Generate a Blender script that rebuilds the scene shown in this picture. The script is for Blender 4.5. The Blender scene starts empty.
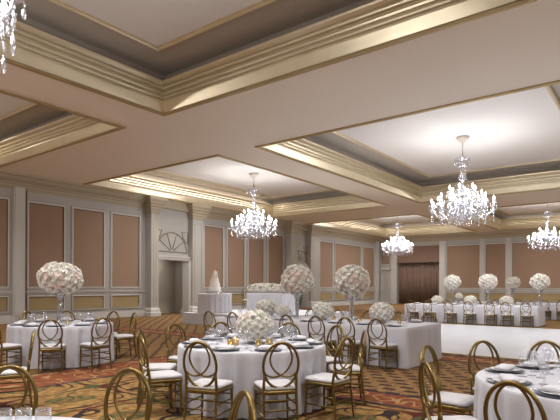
import bpy, bmesh, math, random
from math import sin, cos, pi, radians, sqrt, atan2
from mathutils import Vector, Matrix
random.seed(7)
S = bpy.context.scene
COL = S.collection

# ------------------------------------------------------------------ camera, light, exposure
YAW = radians(37.5)                       # camera azimuth from the left wall's direction (+X)
CA, SA = cos(YAW), sin(YAW)
cam_d = bpy.data.cameras.new('camera'); cam = bpy.data.objects.new('camera', cam_d); COL.objects.link(cam)
cam.location = (0, 0, 1.5)
cam.rotation_euler = (radians(90), radians(-0.2), YAW - pi/2)
cam_d.sensor_width = 36; cam_d.lens = 36*504/560; cam_d.shift_x = 0; cam_d.shift_y = 76.3/560
cam_d.clip_start = .05; cam_d.clip_end = 200
S.camera = cam
S.view_settings.view_transform = 'Standard'; S.view_settings.look = 'None'
S.view_settings.gamma = 1; S.view_settings.use_curve_mapping = False
S.view_settings.exposure = -0.08
w = bpy.data.worlds.new('world'); S.world = w; w.use_nodes = True
w.node_tree.nodes['Background'].inputs[0].default_value = (.9, .9, 1, 1)
w.node_tree.nodes['Background'].inputs[1].default_value = 0.05
S.cycles.max_bounces = 10; S.cycles.diffuse_bounces = 6; S.cycles.glossy_bounces = 4
S.cycles.transmission_bounces = 6; S.cycles.transparent_max_bounces = 16
S.cycles.sample_clamp_indirect = 4; S.cycles.use_denoising = True
S.cycles.caustics_reflective = False; S.cycles.caustics_refractive = False

# room numbers (metres; X along the left wall, Y towards it)
ZC, ZL = 5.87, 6.95                       # beam soffit, coffer ceiling
XS = [(-4.8, 8.30), (12.13, 24.98), (29.07, 40.80)]
YS = [(11.95, 19.76), (1.7, 10.1), (-8.5, -.15)]
X0, X1, Y0, Y1 = -5.5, 41.5, -9.26, 20.5

CH_W = 42.0       # watts per lamp of a chandelier (six lamps each)
WARM = (1.0, .90, .80)
NEUT = (1.0, .97, .96)
def lamp(kind, name, loc, power, color, size=.1, **k):
    d = bpy.data.lights.new(name, kind); d.energy = power; d.color = color
    if kind == 'POINT': d.shadow_soft_size = size
    o = bpy.data.objects.new(name, d); COL.objects.link(o); o.location = loc
    for a, v in k.items(): setattr(d, a, v)
    return o
def strip(name, loc, power, sx, sy, color=WARM, rot=(0, 0, 0)):
    o = lamp('AREA', name, loc, power, color, shape='RECTANGLE', size_y=sy)
    o.data.size = sx; o.rotation_euler = rot
    return o
for i, (xa, xb) in enumerate(XS):
    for j, (ya, yb) in enumerate(YS):
        cx, cy = (xa+xb)/2 - (.25 if i == 0 else 0), (ya+yb)/2
        for k in range(6):
            a = k*pi/3
            lamp('POINT', 'chandelier_lamp', (cx + .95*cos(a+.26), cy + .95*sin(a+.26), ZL-2.12), CH_W, NEUT, .15)
# added fill lamps under the coffer ceilings, for floor bounce; no fittings modelled
for i, (xa, xb) in enumerate(XS):
    for j, (ya, yb) in enumerate(YS):
        for u in (.2, .5, .8):
            for v in (.27, .73):
                lamp('AREA', 'added_fill_lamp', (xa+(xb-xa)*u, ya+(yb-ya)*v, ZL-.03), 78, NEUT, shape='DISK', size=.18, spread=radians(118))
# slot lights along the coffers that run beside the left and the far wall (they wash the wall below the cornice)
for xa, xb in XS:
    strip('wall_washer', ((xa+xb)/2, YS[0][1]-.28, ZL-.02), 170 if xa < 20 else 90, (xb-xa)-1.0, .05)
for ya, yb in YS:
    strip('wall_washer', (XS[2][1]-.28, (ya+yb)/2, ZL-.02), 40, .05, (yb-ya)-1.0)

# ------------------------------------------------------------------ materials
class NT:
    def __init__(s, name):
        s.m = bpy.data.materials.new(name); s.m.use_nodes = True
        s.t = s.m.node_tree; s.b = s.t.nodes['Principled BSDF']
    def n(s, kind, **k):
        x = s.t.nodes.new(kind)
        for a, v in k.items(): setattr(x, a, v)
        return x
    def put(s, sock, v):
        if isinstance(v, (int, float)): sock.default_value = v
        elif isinstance(v, tuple): sock.default_value = (*v, 1) if len(v) == 3 and sock.type == 'RGBA' else v
        else: s.t.links.new(v, sock)
    def math(s, op, a, b=0, c=None):
        x = s.n('ShaderNodeMath', operation=op); s.put(x.inputs[0], a); s.put(x.inputs[1], b)
        if c is not None: s.put(x.inputs[2], c)
        return x.outputs[0]
    def mix(s, f, a, b):
        x = s.n('ShaderNodeMix', data_type='RGBA'); s.put(x.inputs[0], f); s.put(x.inputs[6], a); s.put(x.inputs[7], b)
        return x.outputs[2]
    def pos(s):
        g = s.n('ShaderNodeNewGeometry'); x = s.n('ShaderNodeSeparateXYZ'); s.t.links.new(g.outputs['Position'], x.inputs[0])
        return g.outputs['Position'], x.outputs[0], x.outputs[1], x.outputs[2]
    def noise(s, vec, scale, detail=2, rough=.5):
        x = s.n('ShaderNodeTexNoise'); x.inputs['Scale'].default_value = scale
        x.inputs['Detail'].default_value = detail; x.inputs['Roughness'].default_value = rough
        if vec is not None: s.t.links.new(vec, x.inputs['Vector'])
        return x.outputs['Fac']
    def obj(s):
        return s.n('ShaderNodeTexCoord').outputs['Object']
    def bump(s, h, strength=.3, dist=.01):
        x = s.n('ShaderNodeBump'); x.inputs['Strength'].default_value = strength; x.inputs['Distance'].default_value = dist
        s.t.links.new(h, x.inputs['Height']); s.t.links.new(x.outputs[0], s.b.inputs['Normal'])

def plain(name, col, rough=.6, metal=0, var=.12, vscale=6, bump=0, bscale=60, spec=.5, **k):
    t = NT(name)
    f = t.noise(t.obj(), vscale, 3)
    t.put(t.b.inputs['Base Color'], t.mix(f, tuple(c*(1-var) for c in col), tuple(min(1, c*(1+var)) for c in col)))
    t.b.inputs['Roughness'].default_value = rough; t.b.inputs['Metallic'].default_value = metal
    t.b.inputs['Specular IOR Level'].default_value = spec
    for a, v in k.items(): t.b.inputs[a.replace('_', ' ')].default_value = v
    if bump: t.bump(t.noise(t.obj(), bscale, 2), bump)
    return t.m

M = {}
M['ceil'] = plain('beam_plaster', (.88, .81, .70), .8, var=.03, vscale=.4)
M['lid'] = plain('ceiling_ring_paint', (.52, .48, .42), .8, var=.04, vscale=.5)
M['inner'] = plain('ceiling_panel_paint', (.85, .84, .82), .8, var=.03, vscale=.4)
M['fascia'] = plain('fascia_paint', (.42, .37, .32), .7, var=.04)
M['gold_crown'] = plain('gilded_cornice', (.80, .71, .52), .34, .58, var=.08, vscale=3)
M['gold_bead'] = plain('antique_gold_bead', (.48, .37, .19), .45, .5, var=.1, vscale=5)
M['fan'] = plain('dull_gilt_relief', (.30, .25, .16), .5, .2, var=.08)
M['cornice'] = plain('cream_cornice', (.42, .36, .26), .55, .15, var=.05)
M['wall'] = plain('grey_cream_wall_paint', (.42, .41, .385), .6, var=.04, vscale=1)
M['trim'] = plain('pale_moulding_paint', (.56, .54, .51), .5, var=.04)
M['line'] = plain('dark_line', (.12, .09, .07), .8)
M['fabric'] = plain('taupe_wall_fabric', (.31, .205, .14), .85, var=.05, vscale=1.2, bump=.1, bscale=250)
M['olive'] = plain('olive_gold_wall_fabric', (.36, .27, .13), .85, var=.06, vscale=2, bump=.1, bscale=250)
M['niche'] = plain('niche_paint', (.36, .32, .27), .7, var=.06)
M['curtain'] = plain('brown_drape', (.25, .165, .125), .8, var=.15, vscale=8)
M['valance'] = plain('brown_valance', (.24, .15, .11), .85, var=.08)
M['dance'] = None
M['cloth'] = plain('white_linen', (.63, .63, .68), .75, var=.03, vscale=3, bump=.12, bscale=180)
M['riser'] = plain('white_riser_skirt', (.62, .62, .66), .75, var=.03)
M['gold'] = plain('antique_gold_paint', (.23, .16, .055), .30, .9, var=.15, vscale=9)
M['cushion'] = plain('white_seat_pad', (.62, .61, .62), .6, var=.03)
M['silver'] = plain('polished_cutlery', (.7, .7, .72), .2, 1, var=.05)
M['charger'] = plain('pewter_blue_charger', (.06, .075, .10), .3, .0, var=.1)
M['napkin'] = plain('white_napkin', (.70, .70, .74), .8, var=.03, bump=.2, bscale=90)
M['plate'] = plain('white_china', (.70, .70, .73), .2, var=.02)
M['petal_w'] = plain('ivory_petal', (.96, .935, .885), .6, var=.06, vscale=12, Subsurface_Weight=.0)
M['petal_p'] = plain('blush_petal', (.92, .82, .77), .6, var=.08, vscale=12)
M['petal_g'] = plain('pale_green_petal', (.88, .88, .79), .6, var=.06, vscale=12)
M['leaf'] = plain('green_foliage', (.20, .25, .10), .6, var=.3, vscale=14)
M['cake'] = plain('ivory_icing', (.84, .80, .74), .5, var=.03)
M['chrome'] = plain('chrome', (.7, .7, .7), .15, 1, var=.03)
M['canopy'] = plain('cream_canopy', (.62, .57, .48), .4, var=.03)
M['candle'] = plain('frosted_candle', (.9, .9, .92), .4, var=.02)

def glassy(name, col, trans=.9, rough=.05, diff=.0):
    t = NT(name); nt = t.t
    f = t.n('ShaderNodeLayerWeight'); f.inputs[0].default_value = .35
    tr = t.n('ShaderNodeBsdfTransparent'); tr.inputs[0].default_value = (*col, 1)
    gl = t.n('ShaderNodeBsdfGlossy'); gl.inputs[0].default_value = (.95, .96, 1, 1); gl.inputs[1].default_value = rough
    fac = t.math('MULTIPLY_ADD', f.outputs[1], .55, 1-trans)
    m = t.n('ShaderNodeMixShader'); nt.links.new(fac, m.inputs[0]); nt.links.new(tr.outputs[0], m.inputs[1]); nt.links.new(gl.outputs[0], m.inputs[2])
    out = nt.nodes['Material Output']
    if diff:
        df = t.n('ShaderNodeBsdfDiffuse'); df.inputs[0].default_value = (.60, .61, .65, 1)
        m2 = t.n('ShaderNodeMixShader'); m2.inputs[0].default_value = diff
        nt.links.new(m.outputs[0], m2.inputs[1]); nt.links.new(df.outputs[0], m2.inputs[2]); m = m2
    nt.links.new(m.outputs[0], out.inputs[0])
    return t.m
M['glass'] = glassy('clear_glass', (.96, .97, .98), .96, .03)
M['vase'] = glassy('cut_glass_vase', (.90, .92, .94), .78, .08, .22)
M['crystal'] = glassy('chandelier_crystal', (.93, .94, .97), .76, .08, .13)
M['amber'] = glassy('amber_votive_glass', (.95, .80, .38), .88, .08, .1)
def emis(name, col, s):
    t = NT(name); t.b.inputs['Base Color'].default_value = (*col, 1)
    t.b.inputs['Emission Color'].default_value = (*col, 1); t.b.inputs['Emission Strength'].default_value = s
    return t.m
M['bulb'] = emis('lit_candle_bulb', (1, .97, .95), 26)
M['flame'] = emis('tea_light_flame', (1, .7, .3), 7)

def dance_mat():
    t = NT('white_dance_floor'); p, x, y, z = t.pos()
    fx = t.math('FRACT', t.math('DIVIDE', x, .92)); fy = t.math('FRACT', t.math('DIVIDE', y, .92))
    ln = t.math('MAXIMUM', t.math('LESS_THAN', fx, .012), t.math('LESS_THAN', fy, .012))
    c = t.mix(t.noise(p, .8, 3), (.60, .62, .67), (.68, .70, .75))
    t.put(t.b.inputs['Base Color'], t.mix(ln, c, (.52, .53, .56)))
    t.b.inputs['Roughness'].default_value = .22
    return t.m
M['dance'] = dance_mat()

def carpet_mat():
    t = NT('patterned_carpet'); p, x, y, z = t.pos(); m = t.math
    gold_a, gold_b = (.15, .075, .028), (.31, .185, .078)
    dark, navy, wine, green, rust = (.035, .022, .02), (.025, .024, .035), (.085, .018, .015), (.07, .075, .03), (.25, .08, .035)
    mott = t.n('ShaderNodeMapRange'); t.put(mott.inputs[0], t.noise(p, 9, 5, .65)); mott.inputs[1].default_value = .36; mott.inputs[2].default_value = .64; mott = mott.outputs[0]
    base = t.mix(mott, gold_a, gold_b)
    wob = m('SUBTRACT', t.noise(p, 1.1, 2), .5)
    # field A: staggered dark dashes
    v = m('DIVIDE', x, .24); row = m('FLOOR', v); fv = m('ABSOLUTE', m('SUBTRACT', m('FRACT', v), .5))
    u = m('ADD', m('DIVIDE', y, .34), m('MULTIPLY', row, .5)); fu = m('ABSOLUTE', m('SUBTRACT', m('FRACT', u), .5))
    dash = m('MULTIPLY', m('LESS_THAN', m('ADD', fu, m('MULTIPLY', fv, .5)), .34), m('LESS_THAN', fv, .24))
    fa = t.mix(dash, base, (.045, .028, .026))
    # field B: diagonal stripes with broken edges
    d = m('DIVIDE', m('ADD', m('SUBTRACT', x, y), m('MULTIPLY', wob, .2)), .47)
    st = m('LESS_THAN', m('FRACT', d), .26)
    st2 = m('MULTIPLY', m('LESS_THAN', m('FRACT', m('ADD', d, .5)), .12), m('GREATER_THAN', m('FRACT', m('DIVIDE', m('ADD', x, y), .5)), .4))
    fb = t.mix(st, t.mix(mott, (.15, .08, .03), (.24, .14, .058)), (.085, .05, .03))
    # field C: large ovals and scrolls
    xr = m('ADD', x, m('MULTIPLY', wob, .5)); yr = m('ADD', y, m('MULTIPLY', m('SUBTRACT', t.noise(p, .9, 1), .5), .5))
    f = m('MULTIPLY', m('SINE', m('MULTIPLY', xr, 2.2)), m('SINE', m('MULTIPLY', yr, 2.8)))
    l1 = m('LESS_THAN', m('ABSOLUTE', f), .07)
    l2 = m('LESS_THAN', m('ABSOLUTE', m('SUBTRACT', m('ABSOLUTE', f), .30)), .028)
    l3 = m('LESS_THAN', m('ABSOLUTE', m('SUBTRACT', t.noise(p, 1.1, 1), .47)), .010)
    blob = m('MULTIPLY', m('GREATER_THAN', m('ABSOLUTE', f), .80), m('GREATER_THAN', mott, .46))
    warm = t.mix(mott, (.15, .07, .025), (.38, .235, .08))
    edge_c = t.mix(m('GREATER_THAN', t.noise(p, 1.3, 1), .5), wine, green)
    fc = t.mix(l1, warm, edge_c); fc = t.mix(l2, fc, dark); fc = t.mix(l3, fc, dark); fc = t.mix(blob, fc, green)
    # zones
    west = m('LESS_THAN', y, 7.35)
    inA = m('MULTIPLY', m('GREATER_THAN', x, 6.5), m('LESS_THAN', y, 7.35))
    inB = m('MAXIMUM', m('GREATER_THAN', y, 8.45), m('GREATER_THAN', x, 11.2))
    c = t.mix(inA, fc, fa); c = t.mix(inB, c, fb)
    # rust bands: one along X, two along Y
    def band(v, a, b):
        return m('MULTIPLY', m('GREATER_THAN', v, a), m('LESS_THAN', v, b))
    def edge(v, a, b, e=.06):
        return m('MAXIMUM', band(v, a-e, a+e*.2), band(v, b-e*.2, b+e))
    nearX = m('LESS_THAN', x, 10.2)
    bR = m('MULTIPLY', band(x, 5.92, 6.52), west); eR = m('MULTIPLY', edge(x, 5.92, 6.52), west)
    bL = m('MULTIPLY', band(y, 7.35, 8.45), nearX); eL = m('MULTIPLY', edge(y, 7.35, 8.45), nearX)
    bD = band(x, 10.25, 10.95); eD = edge(x, 10.25, 10.95, .12)
    bF = band(x, 20.6, 21.3)
    scroll = m('LESS_THAN', m('ABSOLUTE', m('SUBTRACT', t.noise(p, 2.6, 1), .5)), .022)
    rustc = t.mix(scroll, t.mix(mott, (.13, .042, .02), rust), (.34, .20, .09))
    bm = m('MAXIMUM', m('MAXIMUM', bR, bL), bD); em = m('MAXIMUM', m('MAXIMUM', eR, eL), m('MULTIPLY', eD, .8))
    c = t.mix(bm, c, rustc); c = t.mix(em, c, navy)
    t.put(t.b.inputs['Base Color'], c)
    t.b.inputs['Roughness'].default_value = .95; t.b.inputs['Specular IOR Level'].default_value = .1
    t.bump(t.noise(p, 220, 2), .25, .004)
    return t.m
M['carpet'] = carpet_mat()

# ------------------------------------------------------------------ mesh helpers
class MB:
    def __init__(s): s.v = []; s.f = []; s.sm = []
    def add(s, v, f, smooth=False, mat=None):
        o = len(s.v)
        s.v += [tuple(mat @ Vector(p)) if mat is not None else tuple(p) for p in v]
        s.f += [tuple(i+o for i in q) for q in f]; s.sm += [smooth]*len(f)
        return s
    def box(s, x0, x1, y0, y1, z0, z1, mat=None):
        v = [(x0,y0,z0),(x1,y0,z0),(x1,y1,z0),(x0,y1,z0),(x0,y0,z1),(x1,y0,z1),(x1,y1,z1),(x0,y1,z1)]
        return s.add(v, [(3,2,1,0),(4,5,6,7),(0,1,5,4),(1,2,6,5),(2,3,7,6),(3,0,4,7)], mat=mat)
    def lathe(s, prof, n=16, mat=None, smooth=True, cap=True):
        v = []; f = []
        for r, z in prof:
            for i in range(n): v.append((r*cos(2*pi*i/n), r*sin(2*pi*i/n), z))
        for k in range(len(prof)-1):
            for i in range(n):
                j = (i+1) % n; f.append((k*n+i, k*n+j, (k+1)*n+j, (k+1)*n+i))
        if cap:
            if prof[0][0] > 1e-4: f.append(tuple(range(n))[::-1])
            if prof[-1][0] > 1e-4: f.append(tuple((len(prof)-1)*n+i for i in range(n)))
        return s.add(v, f, smooth, mat)
    def tube(s, pts, rad, n=8, closed=False, mat=None, cap=True):
        P = [Vector(p) for p in pts]; m = len(P)
        R = rad if isinstance(rad, (list, tuple)) else [rad]*m
        v = []; f = []; up = None
        for i in range(m):
            a = P[(i-1) % m] if (closed or i > 0) else P[i]; b = P[(i+1) % m] if (closed or i < m-1) else P[i]
            t = (b-a).normalized()
            if up is None:
                up = Vector((0, 0, 1)) if abs(t.z) < .9 else Vector((1, 0, 0))
            up = (up - t*up.dot(t)).normalized(); sd = t.cross(up)
            for k in range(n):
                an = 2*pi*k/n; v.append(P[i] + (up*cos(an) + sd*sin(an))*R[i])
        for i in range(m if closed else m-1):
            j = (i+1) % m
            for k in range(n):
                l = (k+1) % n; f.append((i*n+k, i*n+l, j*n+l, j*n+k))
        if cap and not closed:
            f.append(tuple(range(n))[::-1]); f.append(tuple((m-1)*n+k for k in range(n)))
        return s.add(v, f, True, mat)
    def ring(s, x0, x1, y0, y1, prof, smooth=False):
        """sweep prof [(inset, z)] around a rectangle with mitred corners"""
        v = []; f = []
        for d, z in prof: v += [(x0+d,y0+d,z),(x1-d,y0+d,z),(x1-d,y1-d,z),(x0+d,y1-d,z)]
        for k in range(len(prof)-1):
            for i in range(4):
                j = (i+1) % 4; f.append((k*4+i, k*4+j, (k+1)*4+j, (k+1)*4+i))
        return s.add(v, f, smooth)
    def ell(s, c, r, n=8, m=6, mat=None):
        prof = []; v = []; f = []
        for k in range(m+1):
            a = -pi/2 + pi*k/m
            for i in range(n):
                v.append((c[0]+r[0]*cos(a)*cos(2*pi*i/n), c[1]+r[1]*cos(a)*sin(2*pi*i/n), c[2]+r[2]*sin(a)))
        for k in range(m):
            for i in range(n):
                j = (i+1) % n; f.append((k*n+i, k*n+j, (k+1)*n+j, (k+1)*n+i))
        return s.add(v, f, True, mat)
    def mesh(s, name, mat):
        me = bpy.data.meshes.new(name); me.from_pydata(s.v, [], s.f); me.update()
        me.polygons.foreach_set('use_smooth', s.sm)
        for x in (mat if isinstance(mat, list) else [mat]): me.materials.append(x)
        return me
    def build(s, name, mat, parent=None, loc=None, kind=None):
        return link(name, s.mesh(name, mat), parent, loc, kind)
def link(name, me, parent=None, loc=None, kind=None, rz=0):
    o = bpy.data.objects.new(name, me); COL.objects.link(o)
    if parent is not None: o.parent = parent
    if loc is not None: o.location = loc
    if rz: o.rotation_euler.z = rz
    if kind: o['kind'] = kind
    return o
def tag(o, label, cat, group=None, kind=None):
    o['label'] = label; o['category'] = cat
    if group: o['group'] = group
    if kind: o['kind'] = kind
    return o
def empty(name, loc=(0, 0, 0), rz=0):
    o = bpy.data.objects.new(name, None); COL.objects.link(o); o.location = loc; o.rotation_euler.z = rz
    o.empty_display_size = .1
    return o
def copy_tree(o, parent=None):
    c = o.copy(); COL.objects.link(c)
    if parent is not None: c.parent = parent
    for ch in KIDS.get(o.name, ()): copy_tree_child(ch, c)
    return c
KIDS = {}
def copy_tree_child(o, parent):
    c = o.copy(); COL.objects.link(c); c.parent = parent
    for ch in KIDS.get(o.name, ()): copy_tree_child(ch, c)
def index_kids(root):
    for ch in root.children_recursive:
        KIDS.setdefault(ch.parent.name, []).append(ch)
def spline(pts, n=6, closed=False):
    P = [Vector(p) for p in pts]; out = []; m = len(P)
    for i in range(m if closed else m-1):
        g = lambda k: P[k % m] if closed else P[max(0, min(m-1, k))]
        a, b, c, d = g(i-1), g(i), g(i+1), g(i+2)
        for k in range(n):
            t = k/n
            out.append(.5*((2*b) + (c-a)*t + (2*a-5*b+4*c-d)*t*t + (3*b-a-3*c+d)*t**3))
    if not closed: out.append(P[-1])
    return out
def ld(lat, dep):                          # camera-relative floor position (right, ahead) -> room X, Y
    return (dep*CA + lat*SA, dep*SA - lat*CA)

# ------------------------------------------------------------------ room shell
MB().box(X0-.2, X1+.8, Y0-.2, Y1+2.0, -.2, 0).build('floor', M['carpet'], kind='structure')
MB().box(11.3, 20.0, -8.0, 8.5, 0, .018).build('dance_floor', M['dance'], kind='structure')
b = MB(); r = MB(); 
for a in (0,):
    b.box(11.22, 20.08, -8.08, -8.0, 0, .02).box(11.22, 20.08, 8.5, 8.58, 0, .02).box(11.22, 11.3, -8, 8.5, 0, .02).box(20, 20.08, -8, 8.5, 0, .02)
b.build('trim_1', M['gold_bead'], kind='structure')

b = MB()
xc = [X0] + [v for p in XS for v in p] + [X1]; yc = [Y0] + sorted(v for p in YS for v in p) + [Y1]
for i in range(len(xc)-1):
    for j in range(len(yc)-1):
        if i % 2 == 1 and j % 2 == 1: continue
        b.box(xc[i], xc[i+1], yc[j], yc[j+1], ZC, ZC+.16)
b.build('ceiling', M['ceil'], kind='structure')
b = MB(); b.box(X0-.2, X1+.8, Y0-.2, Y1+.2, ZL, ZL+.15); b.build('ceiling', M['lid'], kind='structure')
CROWN = [(-.02, 5.86), (.0, 5.88), (.07, 6.09), (.07, 6.115), (.02, 6.13), (.02, 6.165), (.06, 6.18), (.075, 6.21), (.06, 6.24), (.02, 6.25), (.02, 6.28),
         (.055, 6.29), (.07, 6.325), (.055, 6.36), (.02, 6.37), (.02, 6.40), (.08, 6.42), (.09, 6.45), (.08, 6.48), (.04, 6.485), (.04, 6.51), (.06, 6.52), (.12, 6.57), (.13, 6.60), (.13, 6.62), (-.25, 6.62)]
for i, (xa, xb) in enumerate(XS):
    for j, (ya, yb) in enumerate(YS):
        c = MB().ring(xa, xb, ya, yb, CROWN).build('trim_2', M['gold_crown'], kind='structure')
        MB().ring(xa, xb, ya, yb, [(-.13, ZC), (-.13, ZC-.025), (-.10, ZC-.045), (-.05, ZC-.045), (-.02, ZC-.03), (0, ZC-.03), (0, ZC+.02)]).build('bead', M['gold_bead'], c)
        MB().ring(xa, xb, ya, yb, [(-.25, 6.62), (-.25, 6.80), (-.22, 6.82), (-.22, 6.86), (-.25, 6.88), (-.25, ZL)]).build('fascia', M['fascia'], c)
        q = .85
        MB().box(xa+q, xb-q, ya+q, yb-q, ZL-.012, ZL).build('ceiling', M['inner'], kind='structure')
        MB().ring(xa+q-.06, xb-q+.06, ya+q-.06, yb-q+.06, [(0, ZL), (0, ZL-.04), (.03, ZL-.07), (.07, ZL-.07), (.09, ZL-.045), (.13, ZL-.035), (.13, ZL)]).build('trim_3', M['gold_crown'], kind='structure')

# --- left wall with two niches
NICHES = [(16.20, 18.48, 15.76, 19.26), (28.04, 29.75, 27.35, 30.92)]   # opening from/to, pilasters from/to
b = MB(); x = X0
for oa, ob, pa, pb in NICHES:
    b.box(x, oa, Y1, Y1+.2, 0, ZC); b.box(oa, ob, Y1, Y1+.2, 2.84, ZC); x = ob
b.box(x, X1, Y1, Y1+.2, 0, ZC)
b.build('wall_left', M['wall'], kind='structure')
MB().box(X0, X1+.2, Y0-.2, Y0, 0, ZC).build('wall_right', M['wall'], kind='structure')
MB().box(X0-.2, X0, Y0-.2, Y1+.2, 0, ZC).build('wall_back', M['wall'], kind='structure')
CURT = (15.05, 18.85)
b = MB(); b.box(X1, X1+.2, Y0-.2, CURT[0], 0, ZC); b.box(X1, X1+.2, CURT[1], Y1+.2, 0, ZC); b.box(X1, X1+.2, CURT[0], CURT[1], 5.0, ZC)
b.build('wall_far', M['wall'], kind='structure')
MB().box(X1+.55, X1+.7, CURT[0]-.2, CURT[1]+.2, 0, 5.2).box(X1+.2, X1+.7, CURT[0]-.2, CURT[0], 0, 5.2).box(X1+.2, X1+.7, CURT[1], CURT[1]+.2, 0, 5.2).box(X1+.2, X1+.7, CURT[0]-.2, CURT[1]+.2, 5.0, 5.2).build('wall_recess', M['wall'], kind='structure')
# wall panels: fabric field + moulding + dark reveal line
def panel(wall, a0, a1, z0, z1, mat, fw=.085):
    """wall 'L': a along X on Y1; 'F': a along Y on X1"""
    def put(mb, name, m, parent=None, kind=None): return mb.build(name, m, parent, kind=kind)
    def bx(u0, u1, w0, w1, d0, d1):
        return (u0, u1, Y1-d1, Y1-d0, w0, w1) if wall == 'L' else (X1-d1, X1-d0, u0, u1, w0, w1)
    root = put(MB().box(*bx(a0, a1, z0, z1, 0, .012)), 'wall_panel', mat, kind='structure')
    l = MB(); g = .03
    for (u0, u1, w0, w1) in ((a0, a0+g, z0, z1), (a1-g, a1, z0, z1), (a0, a1, z1-g, z1), (a0, a1, z0, z0+g*.6)):
        l.box(*bx(u0, u1, w0, w1, .012, .016))
    put(l, 'reveal', M['line'], root)
    f = MB()
    for o, dd in ((fw, .03), (fw*.62, .05)):
        i = 0.0
        for (u0, u1, w0, w1) in ((a0-o, a0-i, z0-o, z1+o), (a1+i, a1+o, z0-o, z1+o), (a0-i, a1+i, z1+i, z1+o), (a0-i, a1+i, z0-o, z0-i)):
            f.box(*bx(u0, u1, w0, w1, 0, dd))
    put(f, 'moulding', M['trim'], root)
    d = MB(); o = fw+.018
    for (u0, u1, w0, w1) in ((a0-o, a0-fw, z0-fw, z1+o), (a0-o, a1+o, z1+fw, z1+o), (a1+fw, a1+o, z0-fw, z1+o)):
        d.box(*bx(u0, u1, w0, w1, 0, .006))
    put(d, 'outer_reveal', M['line'], root)
LW = [(-4.8,-2.2),(-1.6,1.2),(1.8,5.2),(5.9,9.16),(9.99,11.48),(11.91,13.40),(13.84,15.36),(19.75,21.20),(21.60,23.08),(23.47,24.93),(25.42,26.98),(31.55,33.30),(33.72,37.80),(38.25,40.2)]
for a0, a1 in LW:
    panel('L', a0, a1, 1.46, 4.86, M['fabric']); panel('L', a0, a1, .48, 1.04, M['olive'], .06)
FW = [(11.82,14.40),(9.90,11.34),(5.6,9.40),(2.6,5.0),(-1.6,2.0),(-5.4,-2.2),(-8.6,-6)]
for a0, a1 in FW:
    panel('F', a0, a1, 1.44, 4.86, M['fabric']); panel('F', a0, a1, .48, 1.04, M['olive'], .06)
# chair rails and baseboards
SEG = [(X0, 15.76), (19.26, 27.35), (30.92, X1)]
b = MB(); q = MB()
for a, c in SEG:
    b.box(a, c, Y1-.03, Y1, 1.2, 1.26).box(a, c, Y1-.05, Y1, 1.26, 1.29)
    q.box(a, c, Y1-.04, Y1, 0, .24).box(a, c, Y1-.06, Y1, 0, .16).box(a, c, Y1-.025, Y1, .24, .30)
q.build('baseboard_left', M['trim'], kind='structure')
b.build('trim_4', M['trim'], kind='structure')
b = MB(); q = MB()
for a, c in ((Y0, CURT[0]-.55), (CURT[1]+.5, Y1)):
    q.box(X1-.04, X1, a, c, 0, .24).box(X1-.06, X1, a, c, 0, .16)
b.box(X1-.03, X1, Y0, CURT[0]-.55, 1.2, 1.26).box(X1-.05, X1, Y0, CURT[0]-.55, 1.26, 1.29)
q.build('baseboard_far', M['trim'], kind='structure'); b.build('trim_5', M['trim'], kind='structure')
# wall cornices (profile: projection, z), swept straight
WCOR = [(0, 5.30), (.05, 5.30), (.05, 5.36), (.09, 5.40), (.11, 5.47), (.18, 5.52), (.18, 5.56), (.25, 5.60), (.34, 5.66), (.40, 5.74), (.40, 5.78), (.50, 5.80), (.52, ZC)]
def cornice_run(name, pts_a, pts_b, mat, kind='structure'):
    mb = MB(); n = len(pts_a)
    mb.add(list(pts_a)+list(pts_b), [(i, i+1, n+i+1, n+i) for i in range(n-1)]); return mb.build(name, mat, kind=kind)
for a, c in SEG:
    cornice_run('trim_6', [(a, Y1-p, z) for p, z in WCOR], [(c, Y1-p, z) for p, z in WCOR], M['cornice'])
cornice_run('trim_6', [(X1-p, Y0, z) for p, z in WCOR], [(X1-p, Y1, z) for p, z in WCOR], M['cornice'])
# pilasters of the niches
PF = Y1-.45                                           # front plane of the pilasters
def rect_sweep(x0, x1, y0, y1, prof):                 # growing outwards by profile (projection, z)
    return MB().ring(x0, x1, y0, y1, [(-p, z) for p, z in prof])
def pilaster(xa, xb):
    root = MB().box(xa, xb, PF, Y1, 0, ZC).build('pilaster', M['wall'], kind='structure')
    rect_sweep(xa, xb, PF, Y1+.3, [(0, 5.05), (.03, 5.05), (.03, 5.12), (.06, 5.15), (.06, 5.22), (.10, 5.26), (.12, 5.36), (.17, 5.42), (.17, 5.48), (.24, 5.56), (.24, 5.62), (.32, 5.72), (.34, ZC)]).build('capital', M['cornice'], root)
    rect_sweep(xa, xb, PF, Y1+.3, [(.10, 0), (.10, .18), (.06, .22), (.06, .32), (.02, .40), (0, .42)]).build('plinth', M['trim'], root)
    f = MB(); i = .13
    for (u0, u1, z0, z1) in ((xa+i, xa+i+.03, .55, 4.85), (xb-i-.03, xb-i, .55, 4.85), (xa+i, xb-i, 4.82, 4.85), (xa+i, xb-i, .55, .58)):
        f.box(u0, u1, PF-.012, PF, z0, z1)
    f.build('inlay_line', M['gold_bead'], root)
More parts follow.
